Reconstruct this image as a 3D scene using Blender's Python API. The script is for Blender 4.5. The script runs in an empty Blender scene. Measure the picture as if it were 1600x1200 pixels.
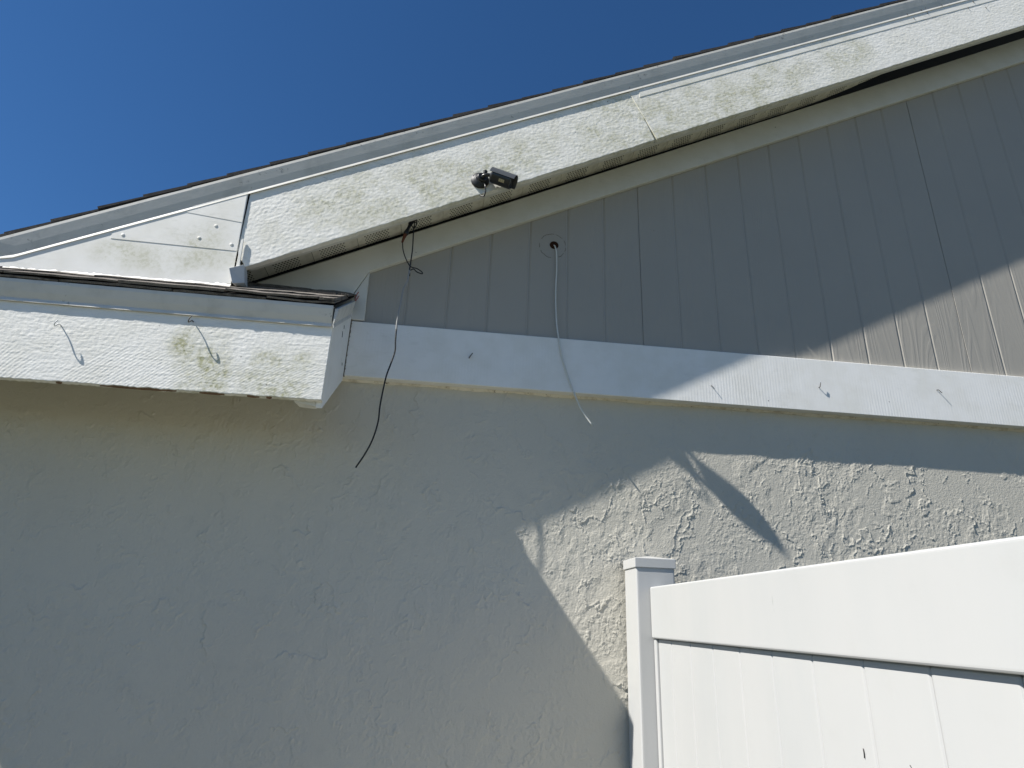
import bpy, bmesh, math, random
import numpy as np
from mathutils import Vector, Matrix
rnd = random.Random(7)
scene = bpy.context.scene
col = scene.collection

# ------------------------------------------------------------------ camera
YAW, PITCH, ROLL = math.radians(5.749), math.radians(20.744), math.radians(2.289)
EYE = Vector((0.0, -2.13, 1.62))
fw = Vector((math.sin(YAW) * math.cos(PITCH), math.cos(YAW) * math.cos(PITCH), math.sin(PITCH)))
rt = Vector((math.cos(YAW), -math.sin(YAW), 0.0))
up = rt.cross(fw)
r2 = rt * math.cos(ROLL) + up * math.sin(ROLL)
u2 = -rt * math.sin(ROLL) + up * math.cos(ROLL)
cam = bpy.data.cameras.new('camera')
cam.sensor_width = 36.0
cam.lens = 971.76 / 1600 * 36.0
cam.clip_start = 0.01
cam.clip_end = 3000
co = bpy.data.objects.new('camera', cam)
col.objects.link(co)
co.matrix_world = Matrix(((r2.x, u2.x, -fw.x, EYE.x), (r2.y, u2.y, -fw.y, EYE.y), (r2.z, u2.z, -fw.z, EYE.z), (0, 0, 0, 1)))
scene.camera = co

# ------------------------------------------------------------------ light
TO_SUN = Vector((-3.5, -1.0, 4.18)).normalized()
SUN_EL = math.asin(TO_SUN.z)
SUN_AZ = math.atan2(TO_SUN.x, TO_SUN.y)          # clockwise from +Y
world = bpy.data.worlds.new('World')
scene.world = world
world.use_nodes = True
wn = world.node_tree.nodes
bg = wn['Background']
sky = wn.new('ShaderNodeTexSky')
sky.sky_type = 'NISHITA'
sky.sun_disc = False
sky.sun_elevation = SUN_EL
sky.sun_rotation = SUN_AZ
sky.altitude = 0
sky.air_density = 0.8
sky.dust_density = 0.0
sky.ozone_density = 6.0
bg.inputs['Strength'].default_value = 0.062
hs_ = wn.new('ShaderNodeHueSaturation')
hs_.inputs['Saturation'].default_value = 1.15
world.node_tree.links.new(sky.outputs[0], hs_.inputs['Color'])
world.node_tree.links.new(hs_.outputs[0], bg.inputs['Color'])
sl = bpy.data.lights.new('sun', 'SUN')
sl.energy = 5.0
sl.angle = math.radians(0.53)
sl.color = (1.0, 0.965, 0.90)
so = bpy.data.objects.new('sun', sl)
col.objects.link(so)
so.rotation_euler = TO_SUN.to_track_quat('Z', 'Y').to_euler()
so.location = (-6, -4, 9)
vs = scene.view_settings
vs.view_transform = 'Standard'
vs.look = 'None'
vs.gamma = 1.0
vs.use_curve_mapping = False
vs.exposure = 0.88

# ------------------------------------------------------------------ noise
PERM = np.random.RandomState(11).permutation(512)
PERM = np.concatenate([PERM, PERM])
GA = np.random.RandomState(12).rand(512) * 2 * np.pi
GX, GY = np.cos(GA), np.sin(GA)

def pn(x, y, s=0):
    x = x + s * 17.31
    y = y + s * 9.77
    xi = np.floor(x).astype(np.int64)
    yi = np.floor(y).astype(np.int64)
    xf, yf = x - xi, y - yi
    u = xf * xf * xf * (xf * (xf * 6 - 15) + 10)
    v = yf * yf * yf * (yf * (yf * 6 - 15) + 10)
    def g(ix, iy, dx, dy):
        h = PERM[(PERM[(xi + ix) & 511] + yi + iy) & 511]
        return GX[h] * dx + GY[h] * dy
    a = g(0, 0, xf, yf); b = g(1, 0, xf - 1, yf)
    c = g(0, 1, xf, yf - 1); d = g(1, 1, xf - 1, yf - 1)
    return ((a + u * (b - a)) * (1 - v) + (c + u * (d - c)) * v) * 1.5

def fbm(x, y, s=0, o=4):
    r, a = 0, 1.0
    for i in range(o):
        r = r + a * pn(x * 2 ** i, y * 2 ** i, s + i)
        a *= 0.5
    return r

def sst(a, b, x):
    t = np.clip((x - a) / (b - a), 0, 1)
    return t * t * (3 - 2 * t)

# ------------------------------------------------------------------ materials
def C(r, g, b):
    return (r, g, b, 1)

class Mat:
    def __init__(s, name, rough=0.6, spec=0.4):
        s.m = bpy.data.materials.new(name)
        s.m.use_nodes = True
        s.t = s.m.node_tree
        s.b = s.t.nodes['Principled BSDF']
        s.b.inputs['Roughness'].default_value = rough
        s.b.inputs['Specular IOR Level'].default_value = spec
        s.tc = s.t.nodes.new('ShaderNodeTexCoord')
        s.h = None
    def n(s, typ, **k):
        nd = s.t.nodes.new(typ)
        for a, v in k.items():
            if a.startswith('i_'):
                key = a[2:]
                key = int(key) if key.isdigit() else key.replace('_', ' ')
                if hasattr(v, 'is_linked') or isinstance(v, bpy.types.NodeSocket):
                    s.t.links.new(v, nd.inputs[key])
                else:
                    nd.inputs[key].default_value = v
            else:
                setattr(nd, a, v)
        return nd
    def math(s, op, a, b=0.0, c=None, clamp=False):
        nd = s.t.nodes.new('ShaderNodeMath')
        nd.operation = op
        nd.use_clamp = clamp
        for i, v in enumerate((a, b) if c is None else (a, b, c)):
            if isinstance(v, bpy.types.NodeSocket):
                s.t.links.new(v, nd.inputs[i])
            else:
                nd.inputs[i].default_value = v
        return nd.outputs[0]
    def coords(s, scale=(1, 1, 1), rot=(0, 0, 0), loc=(0, 0, 0), obj=True):
        mp = s.n('ShaderNodeMapping')
        s.t.links.new(s.tc.outputs['Object'], mp.inputs['Vector'])
        mp.inputs['Scale'].default_value = scale
        mp.inputs['Rotation'].default_value = rot
        mp.inputs['Location'].default_value = loc
        return mp.outputs[0]
    def noise(s, scale, detail=4, rough=0.55, vec=None, dist=0.0):
        nd = s.n('ShaderNodeTexNoise')
        nd.inputs['Scale'].default_value = scale
        nd.inputs['Detail'].default_value = detail
        nd.inputs['Roughness'].default_value = rough
        nd.inputs['Distortion'].default_value = dist
        s.t.links.new(vec if vec is not None else s.tc.outputs['Object'], nd.inputs['Vector'])
        return nd.outputs['Fac']
    def ramp(s, v, a, b, lo=0.0, hi=1.0):
        nd = s.n('ShaderNodeMapRange', interpolation_type='SMOOTHSTEP')
        s.t.links.new(v, nd.inputs[0])
        for i, q in zip((1, 2, 3, 4), (a, b, lo, hi)):
            nd.inputs[i].default_value = q
        return nd.outputs[0]
    def mix(s, f, a, b):
        nd = s.n('ShaderNodeMix', data_type='RGBA')
        for sock, v in ((nd.inputs[0], f), (nd.inputs[6], a), (nd.inputs[7], b)):
            if isinstance(v, bpy.types.NodeSocket):
                s.t.links.new(v, sock)
            else:
                sock.default_value = v
        return nd.outputs[2]
    def blob(s, cx, cz, rx, rz, rot=0.0, soft=0.6):
        # soft elliptical patch in the x-z plane
        mp = s.n('ShaderNodeMapping', vector_type='TEXTURE')
        s.t.links.new(s.tc.outputs['Object'], mp.inputs['Vector'])
        mp.inputs['Location'].default_value = (cx, 0, cz)
        mp.inputs['Rotation'].default_value = (0, -rot, 0)
        mp.inputs['Scale'].default_value = (rx, 1e4, rz)
        ln = s.n('ShaderNodeVectorMath', operation='LENGTH')
        s.t.links.new(mp.outputs[0], ln.inputs[0])
        return s.ramp(ln.outputs['Value'], 1.0 - soft, 1.0 + soft * 0.4, 1.0, 0.0)
    def color(s, c):
        if isinstance(c, bpy.types.NodeSocket):
            s.t.links.new(c, s.b.inputs['Base Color'])
        else:
            s.b.inputs['Base Color'].default_value = c
        return s
    def bump(s, h, dist=0.001, strength=1.0):
        bp = s.n('ShaderNodeBump')
        bp.inputs['Strength'].default_value = strength
        bp.inputs['Distance'].default_value = dist
        s.t.links.new(h, bp.inputs['Height'])
        if s.h is not None:
            s.t.links.new(s.h, bp.inputs['Normal'])
        s.h = bp.outputs[0]
        s.t.links.new(s.h, s.b.inputs['Normal'])
        return s

def white_paint(name, base=(0.82, 0.805, 0.76), blobs=(), algae=0.55, grime=0.25, bump=0.0006, along=(6, 60, 60), rot=0.0, greytop=None):
    m = Mat(name, 0.62, 0.3)
    c = m.mix(m.ramp(m.noise(9, 5, 0.6), 0.35, 0.7), C(*base), C(base[0] * 0.93, base[1] * 0.925, base[2] * 0.90))
    # thin grey grime in the roughness of the boards
    g = m.noise(55, 4, 0.65, m.coords((0.35, 1, 1), (0, -rot, 0)))
    g2 = m.noise(3.0, 3, 0.5)
    f = m.math('MULTIPLY', m.ramp(g, 0.52, 0.70), m.ramp(g2, 0.40, 0.62))
    c = m.mix(m.math('MULTIPLY', f, grime), c, C(0.42, 0.42, 0.37))
    if blobs:
        acc = None
        for b in blobs:
            v = m.blob(*b)
            acc = v if acc is None else m.math('MAXIMUM', acc, v)
        sp = m.ramp(m.noise(75, 6, 0.75), 0.44, 0.60)
        bl = m.ramp(m.noise(9, 5, 0.65), 0.40, 0.60)
        am = m.math('MULTIPLY', m.math('MULTIPLY', acc, algae), m.math('MULTIPLY_ADD', sp, 0.6, 0.4))
        am = m.math('MULTIPLY', am, m.math('MULTIPLY_ADD', bl, 0.6, 0.4), clamp=True)
        c = m.mix(am, c, C(0.35, 0.345, 0.19))
    # sparse dark specks
    vo = m.n('ShaderNodeTexVoronoi')
    vo.inputs['Scale'].default_value = 22
    m.t.links.new(m.tc.outputs['Object'], vo.inputs['Vector'])
    sel = m.ramp(m.noise(31, 2), 0.60, 0.62)
    d = m.math('MULTIPLY', m.ramp(vo.outputs['Distance'], 0.045, 0.07, 1, 0), sel)
    c = m.mix(m.math('MULTIPLY', d, 0.75), c, C(0.07, 0.065, 0.06))
    m.color(c)
    if bump:
        m.bump(m.noise(1.0, 5, 0.6, m.coords(along, (0, -rot, 0))), bump, 1.0)
        m.bump(m.noise(260, 3, 0.6), bump * 0.5, 1.0)
    return m

M = {}
# stucco: painted warm grey
m = Mat('stucco_paint', 0.75, 0.25)
c = m.mix(m.ramp(m.noise(1.3, 4, 0.55), 0.3, 0.7), C(0.545, 0.515, 0.442), C(0.512, 0.486, 0.419))
c = m.mix(m.math('MULTIPLY', m.ramp(m.noise(14, 5, 0.6), 0.55, 0.8), 0.25), c, C(0.37, 0.365, 0.335))
vo = m.n('ShaderNodeTexVoronoi')
vo.inputs['Scale'].default_value = 9
m.t.links.new(m.tc.outputs['Object'], vo.inputs['Vector'])
c = m.mix(m.math('MULTIPLY', m.math('MULTIPLY', m.ramp(vo.outputs['Distance'], 0.02, 0.032, 1, 0), m.ramp(m.noise(15, 2), 0.58, 0.60)), 0.8), c, C(0.06, 0.055, 0.05))
m.color(c)
m.bump(m.noise(170, 4, 0.65), 0.0015, 1.0)
m.bump(m.noise(60, 3, 0.55, m.coords((1, 1, 0.45))), 0.0011, 0.9)
M['stucco'] = m.m

# siding: embossed wood grain, painted greige
m = Mat('siding_paint', 0.6, 0.3)
oi = m.n('ShaderNodeObjectInfo')
off = m.n('ShaderNodeVectorMath', operation='ADD')
sc = m.n('ShaderNodeVectorMath', operation='SCALE')
cmb = m.n('ShaderNodeCombineXYZ', i_0=oi.outputs['Random'], i_1=0.3, i_2=oi.outputs['Random'])
m.t.links.new(cmb.outputs[0], sc.inputs[0])
sc.inputs['Scale'].default_value = 7.3
m.t.links.new(m.tc.outputs['Object'], off.inputs[0])
m.t.links.new(sc.outputs[0], off.inputs[1])
mp = m.n('ShaderNodeMapping')
mp.inputs['Scale'].default_value = (1, 1, 0.13)
m.t.links.new(off.outputs[0], mp.inputs['Vector'])
rings = m.noise(9.0, 1.5, 0.4, mp.outputs[0], 0.3)
fr = m.math('SINE', m.math('MULTIPLY', rings, 95.0))
fr = m.ramp(fr, -0.2, 0.9)
patch = m.ramp(m.noise(3.5, 2, 0.5, mp.outputs[0]), 0.36, 0.62)
grain = m.math('MULTIPLY', fr, m.math('MULTIPLY_ADD', patch, 0.8, 0.2))
c = m.mix(m.ramp(m.noise(2.0, 4, 0.6), 0.3, 0.7), C(0.362, 0.340, 0.300), C(0.342, 0.323, 0.287))
vo = m.n('ShaderNodeTexVoronoi')
vo.inputs['Scale'].default_value = 6
m.t.links.new(m.tc.outputs['Object'], vo.inputs['Vector'])
c = m.mix(m.math('MULTIPLY', m.math('MULTIPLY', m.ramp(vo.outputs['Distance'], 0.018, 0.03, 1, 0), m.ramp(m.noise(15, 2), 0.5, 0.52)), 0.8), c, C(0.05, 0.045, 0.04))
m.color(c)
m.bump(grain, 0.0006, 0.7)
m.bump(m.noise(1.0, 4, 0.6, m.coords((240, 240, 12))), 0.0004, 0.8)
M['siding'] = m.m
m = Mat('siding_groove_paint', 0.65, 0.3)
m.color(C(0.45, 0.435, 0.405))
m.bump(m.noise(60, 3), 0.0004)
M['groove'] = m.m

RK = math.atan(0.495)
M['rake'] = white_paint('weathered_white_rake_paint', blobs=(
    (-0.45, 3.02, 0.22, 0.10, RK, 0.7), (0.10, 3.22, 0.34, 0.13, RK, 0.7), (0.55, 3.50, 0.30, 0.15, RK, 0.7),
    (0.92, 3.63, 0.22, 0.12, RK, 0.7), (1.25, 3.83, 0.25, 0.12, RK, 0.7), (1.62, 4.05, 0.18, 0.12, RK, 0.8),
    (-0.1, 3.12, 0.7, 0.16, RK, 0.9), (0.9, 3.6, 0.9, 0.2, RK, 0.9)), algae=0.72, grime=0.55, rot=RK).m
M['return'] = white_paint('weathered_white_return_paint', blobs=(
    (-0.74, 2.30, 0.05, 0.10, 0, 0.7), (-0.80, 2.36, 0.06, 0.06, 0, 0.7), (-0.70, 2.25, 0.06, 0.06, 0, 0.7),
    (-0.55, 2.29, 0.085, 0.075, 0, 0.6), (-0.52, 2.24, 0.11, 0.05, 0, 0.7), (-0.47, 2.31, 0.06, 0.05, 0, 0.8), (-0.74, 2.27, 0.09, 0.13, 0, 0.9), (-0.52, 2.27, 0.13, 0.10, 0, 0.9)), algae=1.15, grime=0.22).m
M['tri'] = white_paint('weathered_white_metal_paint', base=(0.82, 0.805, 0.765), blobs=(
    (-0.90, 2.78, 0.10, 0.07, 0.2, 0.8), (-0.95, 2.70, 0.22, 0.06, 0.1, 0.8), (-1.12, 2.70, 0.10, 0.06, 0, 0.8)), algae=0.60, grime=0.25, bump=0.0003, along=(20, 20, 20)).m
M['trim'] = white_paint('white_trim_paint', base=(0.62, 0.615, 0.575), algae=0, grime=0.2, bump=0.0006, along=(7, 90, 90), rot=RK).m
M['endboard'] = white_paint('white_end_board_paint', base=(0.76, 0.76, 0.74), grime=0.2, bump=0.0004, along=(60, 8, 60)).m
# frieze: band-sawn board, fine upright ribs
fm = white_paint('white_frieze_paint', base=(0.79, 0.785, 0.765), grime=0.12, bump=0.0003, along=(60, 60, 10))
w = fm.n('ShaderNodeTexWave', wave_type='BANDS', bands_direction='X', wave_profile='SIN')
w.inputs['Scale'].default_value = 27
w.inputs['Distortion'].default_value = 2.0
w.inputs['Detail'].default_value = 2
w.inputs['Detail Scale'].default_value = 3
fm.t.links.new(fm.coords((1, 1, 0.25)), w.inputs['Vector'])
fm.bump(fm.math('MULTIPLY', w.outputs['Fac'], fm.ramp(fm.noise(2.5, 2), 0.3, 0.7, 0.2, 1.0)), 0.0006, 0.35)
M['frieze'] = fm.m
# drip edge: white coated metal, faintly dirty
m = Mat('drip_edge_metal', 0.45, 0.4)
c = m.mix(m.math('MULTIPLY', m.ramp(m.noise(1.0, 5, 0.6, m.coords((9, 30, 3))), 0.45, 0.75), 0.55), C(0.60, 0.585, 0.54), C(0.38, 0.375, 0.335))
sp = m.math('MULTIPLY', m.ramp(m.noise(40, 5, 0.7), 0.60, 0.66), m.ramp(m.noise(4, 2), 0.45, 0.6))
c = m.mix(m.math('MULTIPLY', sp, 0.6), c, C(0.16, 0.15, 0.13))
m.color(c)
m.bump(m.noise(30, 3), 0.0004)
M['drip'] = m.m
m = Mat('flashing_metal', 0.5, 0.4)
m.color(m.mix(m.noise(14, 4), C(0.60, 0.61, 0.61), C(0.48, 0.49, 0.49)))
M['flash'] = m.m
# shingles
def shingle_mat(name, a, b, cc):
    m = Mat(name, 0.95, 0.1)
    oi = m.n('ShaderNodeObjectInfo')
    c = m.mix(oi.outputs['Random'], C(*a), C(*b))
    c = m.mix(m.ramp(m.noise(420, 2, 0.7), 0.5, 0.68), c, C(*cc))
    c = m.mix(m.math('MULTIPLY', m.ramp(m.noise(26, 4, 0.6), 0.5, 0.7), 0.6), c, C(0.02, 0.02, 0.02))
    m.color(c)
    m.bump(m.noise(420, 3, 0.7), 0.0015, 1.0)
    return m.m
M['shingle'] = shingle_mat('charcoal_asphalt_shingle', (0.030, 0.029, 0.030), (0.055, 0.052, 0.050), (0.10, 0.095, 0.09))
M['shingle_return'] = shingle_mat('weathered_asphalt_shingle', (0.11, 0.10, 0.09), (0.17, 0.155, 0.14), (0.26, 0.235, 0.21))
m = Mat('roof_deck_felt', 0.95, 0.1)
m.color(m.mix(m.noise(12, 4), C(0.03, 0.028, 0.026), C(0.045, 0.042, 0.04)))
M['deck'] = m.m
# soffit vinyl with drilled vent holes
m = Mat('vented_soffit_vinyl', 0.5, 0.4)
sx = m.n('ShaderNodeSeparateXYZ')
m.t.links.new(m.tc.outputs['Object'], sx.inputs[0])
P = 0.0115
fx = m.math('MULTIPLY', sx.outputs[0], 1 / P)
row = m.math('MULTIPLY', sx.outputs[1], 1 / P)
shift = m.math('MULTIPLY', m.math('MODULO', m.math('FLOOR', m.math('ADD', row, 400)), 2.0), 0.5)
ax = m.math('SUBTRACT', m.math('FRACT', m.math('ADD', m.math('ADD', fx, shift), 400)), 0.5)
ay = m.math('SUBTRACT', m.math('FRACT', m.math('ADD', row, 400)), 0.5)
r = m.math('SQRT', m.math('ADD', m.math('MULTIPLY', ax, ax), m.math('MULTIPLY', ay, ay)))
hole = m.ramp(r, 0.24, 0.32, 1, 0)
inb = m.math('MULTIPLY', m.ramp(sx.outputs[0], 0.026, 0.028), m.ramp(sx.outputs[0], 0.122, 0.124, 1, 0))
hole = m.math('MULTIPLY', hole, inb)
c = m.mix(m.ramp(m.noise(16, 4, 0.6), 0.4, 0.75), C(0.70, 0.68, 0.60), C(0.52, 0.50, 0.43))
c = m.mix(m.math('MULTIPLY', m.ramp(m.noise(28, 4, 0.6), 0.60, 0.72), 0.35), c, C(0.38, 0.22, 0.10))
c = m.mix(hole, c, C(0.02, 0.018, 0.015))
m.color(c)
m.bump(m.math('SUBTRACT', 1.0, hole), 0.001)
M['soffit'] = m.m
m = Mat('dark_timber', 0.9, 0.1)
m.color(m.mix(m.noise(10, 4), C(0.10, 0.075, 0.05), C(0.06, 0.045, 0.03)))
M['timber'] = m.m
m = Mat('bare_rotten_wood', 0.9, 0.1)
m.color(m.mix(m.noise(60, 4), C(0.26, 0.16, 0.09), C(0.12, 0.075, 0.05)))
m.bump(m.noise(120, 3), 0.001)
M['rot'] = m.m
m = Mat('cream_caulk', 0.7, 0.3)
c = m.mix(m.ramp(m.noise(30, 5, 0.65), 0.45, 0.7), C(0.70, 0.66, 0.58), C(0.48, 0.43, 0.35))
m.color(m.mix(m.ramp(m.noise(75, 5, 0.7), 0.62, 0.68), c, C(0.08, 0.055, 0.035)))
m.bump(m.noise(80, 4), 0.002)
M['caulk'] = m.m
m = Mat('old_grey_caulk', 0.8, 0.2)
m.color(m.mix(m.noise(60, 4), C(0.24, 0.22, 0.18), C(0.10, 0.09, 0.075)))
m.bump(m.noise(120, 3), 0.001)
M['grime_joint'] = m.m
# vinyl fence
m = Mat('white_vinyl', 0.38, 0.45)
c = m.mix(m.ramp(m.noise(1.0, 4, 0.55, m.coords((5, 5, 1.2))), 0.35, 0.7), C(0.43, 0.43, 0.424), C(0.41, 0.415, 0.412))
c = m.mix(m.math('MULTIPLY', m.ramp(m.noise(9, 6, 0.7), 0.56, 0.74), 0.16), c, C(0.36, 0.36, 0.34))
m.color(c)
sp = m.math('MULTIPLY', m.ramp(m.noise(1.0, 3, 0.6, m.coords((60, 60, 14))), 0.70, 0.74), m.ramp(m.noise(3, 2), 0.5, 0.65))
m.color(m.mix(m.math('MULTIPLY', sp, 0.45), c, C(0.2, 0.2, 0.19)))
m.bump(m.noise(1.0, 3, 0.5, m.coords((40, 40, 3))), 0.0003)
m.bump(m.noise(2.2, 2, 0.5), 0.004)
M['vinyl'] = m.m
def plain(name, colr, rough=0.5, spec=0.4, metal=0.0, var=0.15):
    m = Mat(name, rough, spec)
    m.b.inputs['Metallic'].default_value = metal
    m.color(m.mix(m.noise(60, 4, 0.6), C(*colr), C(*[v * (1 - var) for v in colr])))
    m.bump(m.noise(300, 2), 0.0002)
    return m.m
M['black'] = plain('black_plastic', (0.012, 0.012, 0.013), 0.35)
M['blackpaint'] = plain('black_enamelled_metal', (0.02, 0.021, 0.023), 0.3, 0.5)
M['greymetal'] = plain('grey_camera_metal', (0.095, 0.10, 0.105), 0.4, 0.5, 0.3)
M['darkgrey'] = plain('dark_grey_camera_metal', (0.022, 0.023, 0.025), 0.45, 0.5, 0.3)
M['lens'] = plain('lens_glass', (0.03, 0.032, 0.036), 0.06, 0.8)
M['label'] = plain('tan_sticker', (0.42, 0.36, 0.22), 0.6)
M['whitecable'] = plain('white_cable_sheath', (0.66, 0.66, 0.62), 0.45)
M['blackcable'] = plain('black_cable_sheath', (0.013, 0.013, 0.013), 0.45)
M['greycable'] = plain('worn_grey_cable_sheath', (0.30, 0.30, 0.29), 0.5)
M['rust'] = plain('rusty_copper', (0.16, 0.055, 0.03), 0.75, 0.2, 0.2, 0.5)
M['nail'] = plain('rusty_nail_steel', (0.09, 0.085, 0.08), 0.6, 0.4, 0.3, 0.5)
M['painted_hook'] = plain('painted_hook_wire', (0.62, 0.62, 0.60), 0.5)
M['red'] = plain('red_wire_sheath', (0.38, 0.05, 0.04), 0.5)
M['hole'] = plain('dark_hole_rust', (0.05, 0.022, 0.012), 0.9, 0.1, 0, 0.6)
m = Mat('lawn', 0.95, 0.1)
c = m.mix(m.ramp(m.noise(0.7, 5, 0.6), 0.35, 0.7), C(0.17, 0.168, 0.10), C(0.26, 0.235, 0.165))
m.color(m.mix(m.ramp(m.noise(60, 4, 0.7), 0.4, 0.65), c, C(0.095, 0.098, 0.055)))
m.bump(m.noise(120, 4, 0.7), 0.03)
M['lawn'] = m.m

# ------------------------------------------------------------------ builders
def obj(name, verts, faces, mat, parent=None, smooth=False, bevel=0.0, seg=1):
    me = bpy.data.meshes.new(name)
    me.from_pydata([tuple(v) for v in verts], [], faces)
    bm = bmesh.new()
    bm.from_mesh(me)
    bmesh.ops.recalc_face_normals(bm, faces=bm.faces)
    if bevel > 0:
        bmesh.ops.bevel(bm, geom=list(bm.edges), offset=bevel, segments=seg, affect='EDGES', profile=0.6, clamp_overlap=True)
    bm.to_mesh(me)
    bm.free()
    me.materials.append(M[mat])
    if smooth:
        me.polygons.foreach_set('use_smooth', [True] * len(me.polygons))
    o = bpy.data.objects.new(name, me)
    col.objects.link(o)
    if parent is not None:
        o.parent = parent
        o.matrix_parent_inverse = parent.matrix_world.inverted() if parent.type == 'EMPTY' and False else Matrix.Identity(4)
    return o

def tag(o, label, cat, group=None, kind=None):
    o['label'] = label
    o['category'] = cat
    if group:
        o['group'] = group
    if kind:
        o['kind'] = kind
    return o

def empty(name, label, cat, group=None, loc=(0, 0, 0)):
    o = bpy.data.objects.new(name, None)
    o.empty_display_size = 0.1
    o.location = loc
    col.objects.link(o)
    return tag(o, label, cat, group)

BOXF = [(0, 1, 2, 3), (7, 6, 5, 4), (0, 4, 5, 1), (1, 5, 6, 2), (2, 6, 7, 3), (3, 7, 4, 0)]
def box(name, x0, x1, y0, y1, z0, z1, mat, parent=None, bevel=0.0, seg=1):
    v = [(x0, y0, z0), (x1, y0, z0), (x1, y1, z0), (x0, y1, z0), (x0, y0, z1), (x1, y0, z1), (x1, y1, z1), (x0, y1, z1)]
    return obj(name, v, BOXF, mat, parent, bevel=bevel, seg=seg)

def prism(name, poly, y0, y1, mat, parent=None, bevel=0.0, seg=1):
    """poly in x-z, extruded in y"""
    n = len(poly)
    v = [(p[0], y0, p[1]) for p in poly] + [(p[0], y1, p[1]) for p in poly]
    f = [tuple(range(n)), tuple(range(2 * n - 1, n - 1, -1))] + [(i, i + n, (i + 1) % n + n, (i + 1) % n) for i in range(n)]
    return obj(name, v, f, mat, parent, bevel=bevel, seg=seg)

def prism_x(name, poly, x0, x1, mat, parent=None, bevel=0.0, seg=1):
    """poly in y-z, extruded in x"""
    n = len(poly)
    v = [(x0, p[0], p[1]) for p in poly] + [(x1, p[0], p[1]) for p in poly]
    f = [tuple(range(n)), tuple(range(2 * n - 1, n - 1, -1))] + [(i, i + n, (i + 1) % n + n, (i + 1) % n) for i in range(n)]
    return obj(name, v, f, mat, parent, bevel=bevel, seg=seg)

def sweep(name, sections, mat, parent=None, closed=True, smooth=False):
    """sections: list of rings of 3-d points"""
    n = len(sections[0])
    v = [p for s in sections for p in s]
    f = []
    for i in range(len(sections) - 1):
        for j in range(n if closed else n - 1):
            k = (j + 1) % n
            f.append((i * n + j, i * n + k, (i + 1) * n + k, (i + 1) * n + j))
    if closed:
        f.append(tuple(range(n)))
        f.append(tuple((len(sections) - 1) * n + j for j in reversed(range(n))))
    return obj(name, v, f, mat, parent, smooth=smooth)

def crom(pts, k=6):
    pts = [Vector(p) for p in pts]
    q = [pts[0] * 2 - pts[1]] + pts + [pts[-1] * 2 - pts[-2]]
    out = []
    for i in range(1, len(q) - 2):
        a, b, c, d = q[i - 1], q[i], q[i + 1], q[i + 2]
        for j in range(k):
            t = j / k
            out.append(0.5 * ((2 * b) + (c - a) * t + (2 * a - 5 * b + 4 * c - d) * t * t + (3 * b - a - 3 * c + d) * t ** 3))
    out.append(pts[-1])
    return out

def tube(name, pts, rad, mat, parent=None, k=6, sides=8, smoothpath=True):
    path = crom(pts, k) if smoothpath and len(pts) > 2 else [Vector(p) for p in pts]
    n = len(path)
    rr = rad if callable(rad) else (lambda t: rad)
    t0 = (path[1] - path[0]).normalized()
    nrm = t0.cross(Vector((0.31, 0.87, 0.2))).normalized()
    rings = []
    for i, p in enumerate(path):
        t = (path[min(i + 1, n - 1)] - path[max(i - 1, 0)]).normalized()
        nrm = (nrm - t * nrm.dot(t)).normalized()
        b = t.cross(nrm)
        r = rr(i / (n - 1))
        rings.append([p + (nrm * math.cos(2 * math.pi * j / sides) + b * math.sin(2 * math.pi * j / sides)) * r for j in range(sides)])
    return sweep(name, rings, mat, parent, smooth=True)

def lathe(name, prof, origin, axis, mat, parent=None, sides=28, smooth=True, clip=None):
    """prof: list of (distance along axis, radius)"""
    ax = Vector(axis).normalized()
    a = ax.cross(Vector((0, 0, 1)))
    if a.length < 0.1:
        a = ax.cross(Vector((1, 0, 0)))
    a.normalize()
    b = ax.cross(a)
    o = Vector(origin)
    rings = [[o + ax * d + (a * math.cos(2 * math.pi * j / sides) + b * math.sin(2 * math.pi * j / sides)) * r for j in range(sides)] for d, r in prof]
    return sweep(name, rings, mat, parent, smooth=False)

def relief(name, xs, us, mapping, height, mat, parent, yback, smooth=True):
    """front sheet of len(xs) x len(us) points with real relief, closed by sides and a back.
    mapping(X, U) -> (x, z); height(x, z) -> y of the face"""
    X, U = np.meshgrid(xs, us)
    PX, PZ = mapping(X, U)
    PY = height(PX, PZ)
    nu, nx = X.shape
    front = np.stack([PX, PY, PZ], -1).reshape(-1, 3)
    idx = np.arange(nu * nx).reshape(nu, nx)
    q = np.stack([idx[:-1, :-1], idx[:-1, 1:], idx[1:, 1:], idx[1:, :-1]], -1).reshape(-1, 4)
    ring = np.concatenate([idx[0, :], idx[1:, -1], idx[-1, -2::-1], idx[-2:0:-1, 0]])
    back = front[ring].copy()
    back[:, 1] = yback
    nb = len(front)
    m_ = len(ring)
    ii = np.arange(m_)
    side = np.stack([ring[ii], nb + ii, nb + (ii + 1) % m_, ring[(ii + 1) % m_]], -1)
    V = np.concatenate([front, back])
    Q = np.concatenate([q, side])
    me = bpy.data.meshes.new(name)
    nf = len(Q) + 1
    me.vertices.add(len(V))
    me.vertices.foreach_set('co', V.astype(np.float32).ravel())
    loops = np.concatenate([Q.ravel(), (nb + ii)[::-1]])
    me.loops.add(len(loops))
    me.loops.foreach_set('vertex_index', loops.astype(np.int32))
    me.polygons.add(nf)
    st = np.concatenate([np.arange(len(Q)) * 4, [len(Q) * 4]])
    me.polygons.foreach_set('loop_start', st.astype(np.int32))
    sm = np.zeros(nf, bool)
    sm[:len(q)] = smooth
    me.polygons.foreach_set('use_smooth', sm)
    me.update(calc_edges=True)
    me.validate()
    me.materials.append(M[mat])
    o = bpy.data.objects.new(name, me)
    col.objects.link(o)
    o.parent = parent
    return o

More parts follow.
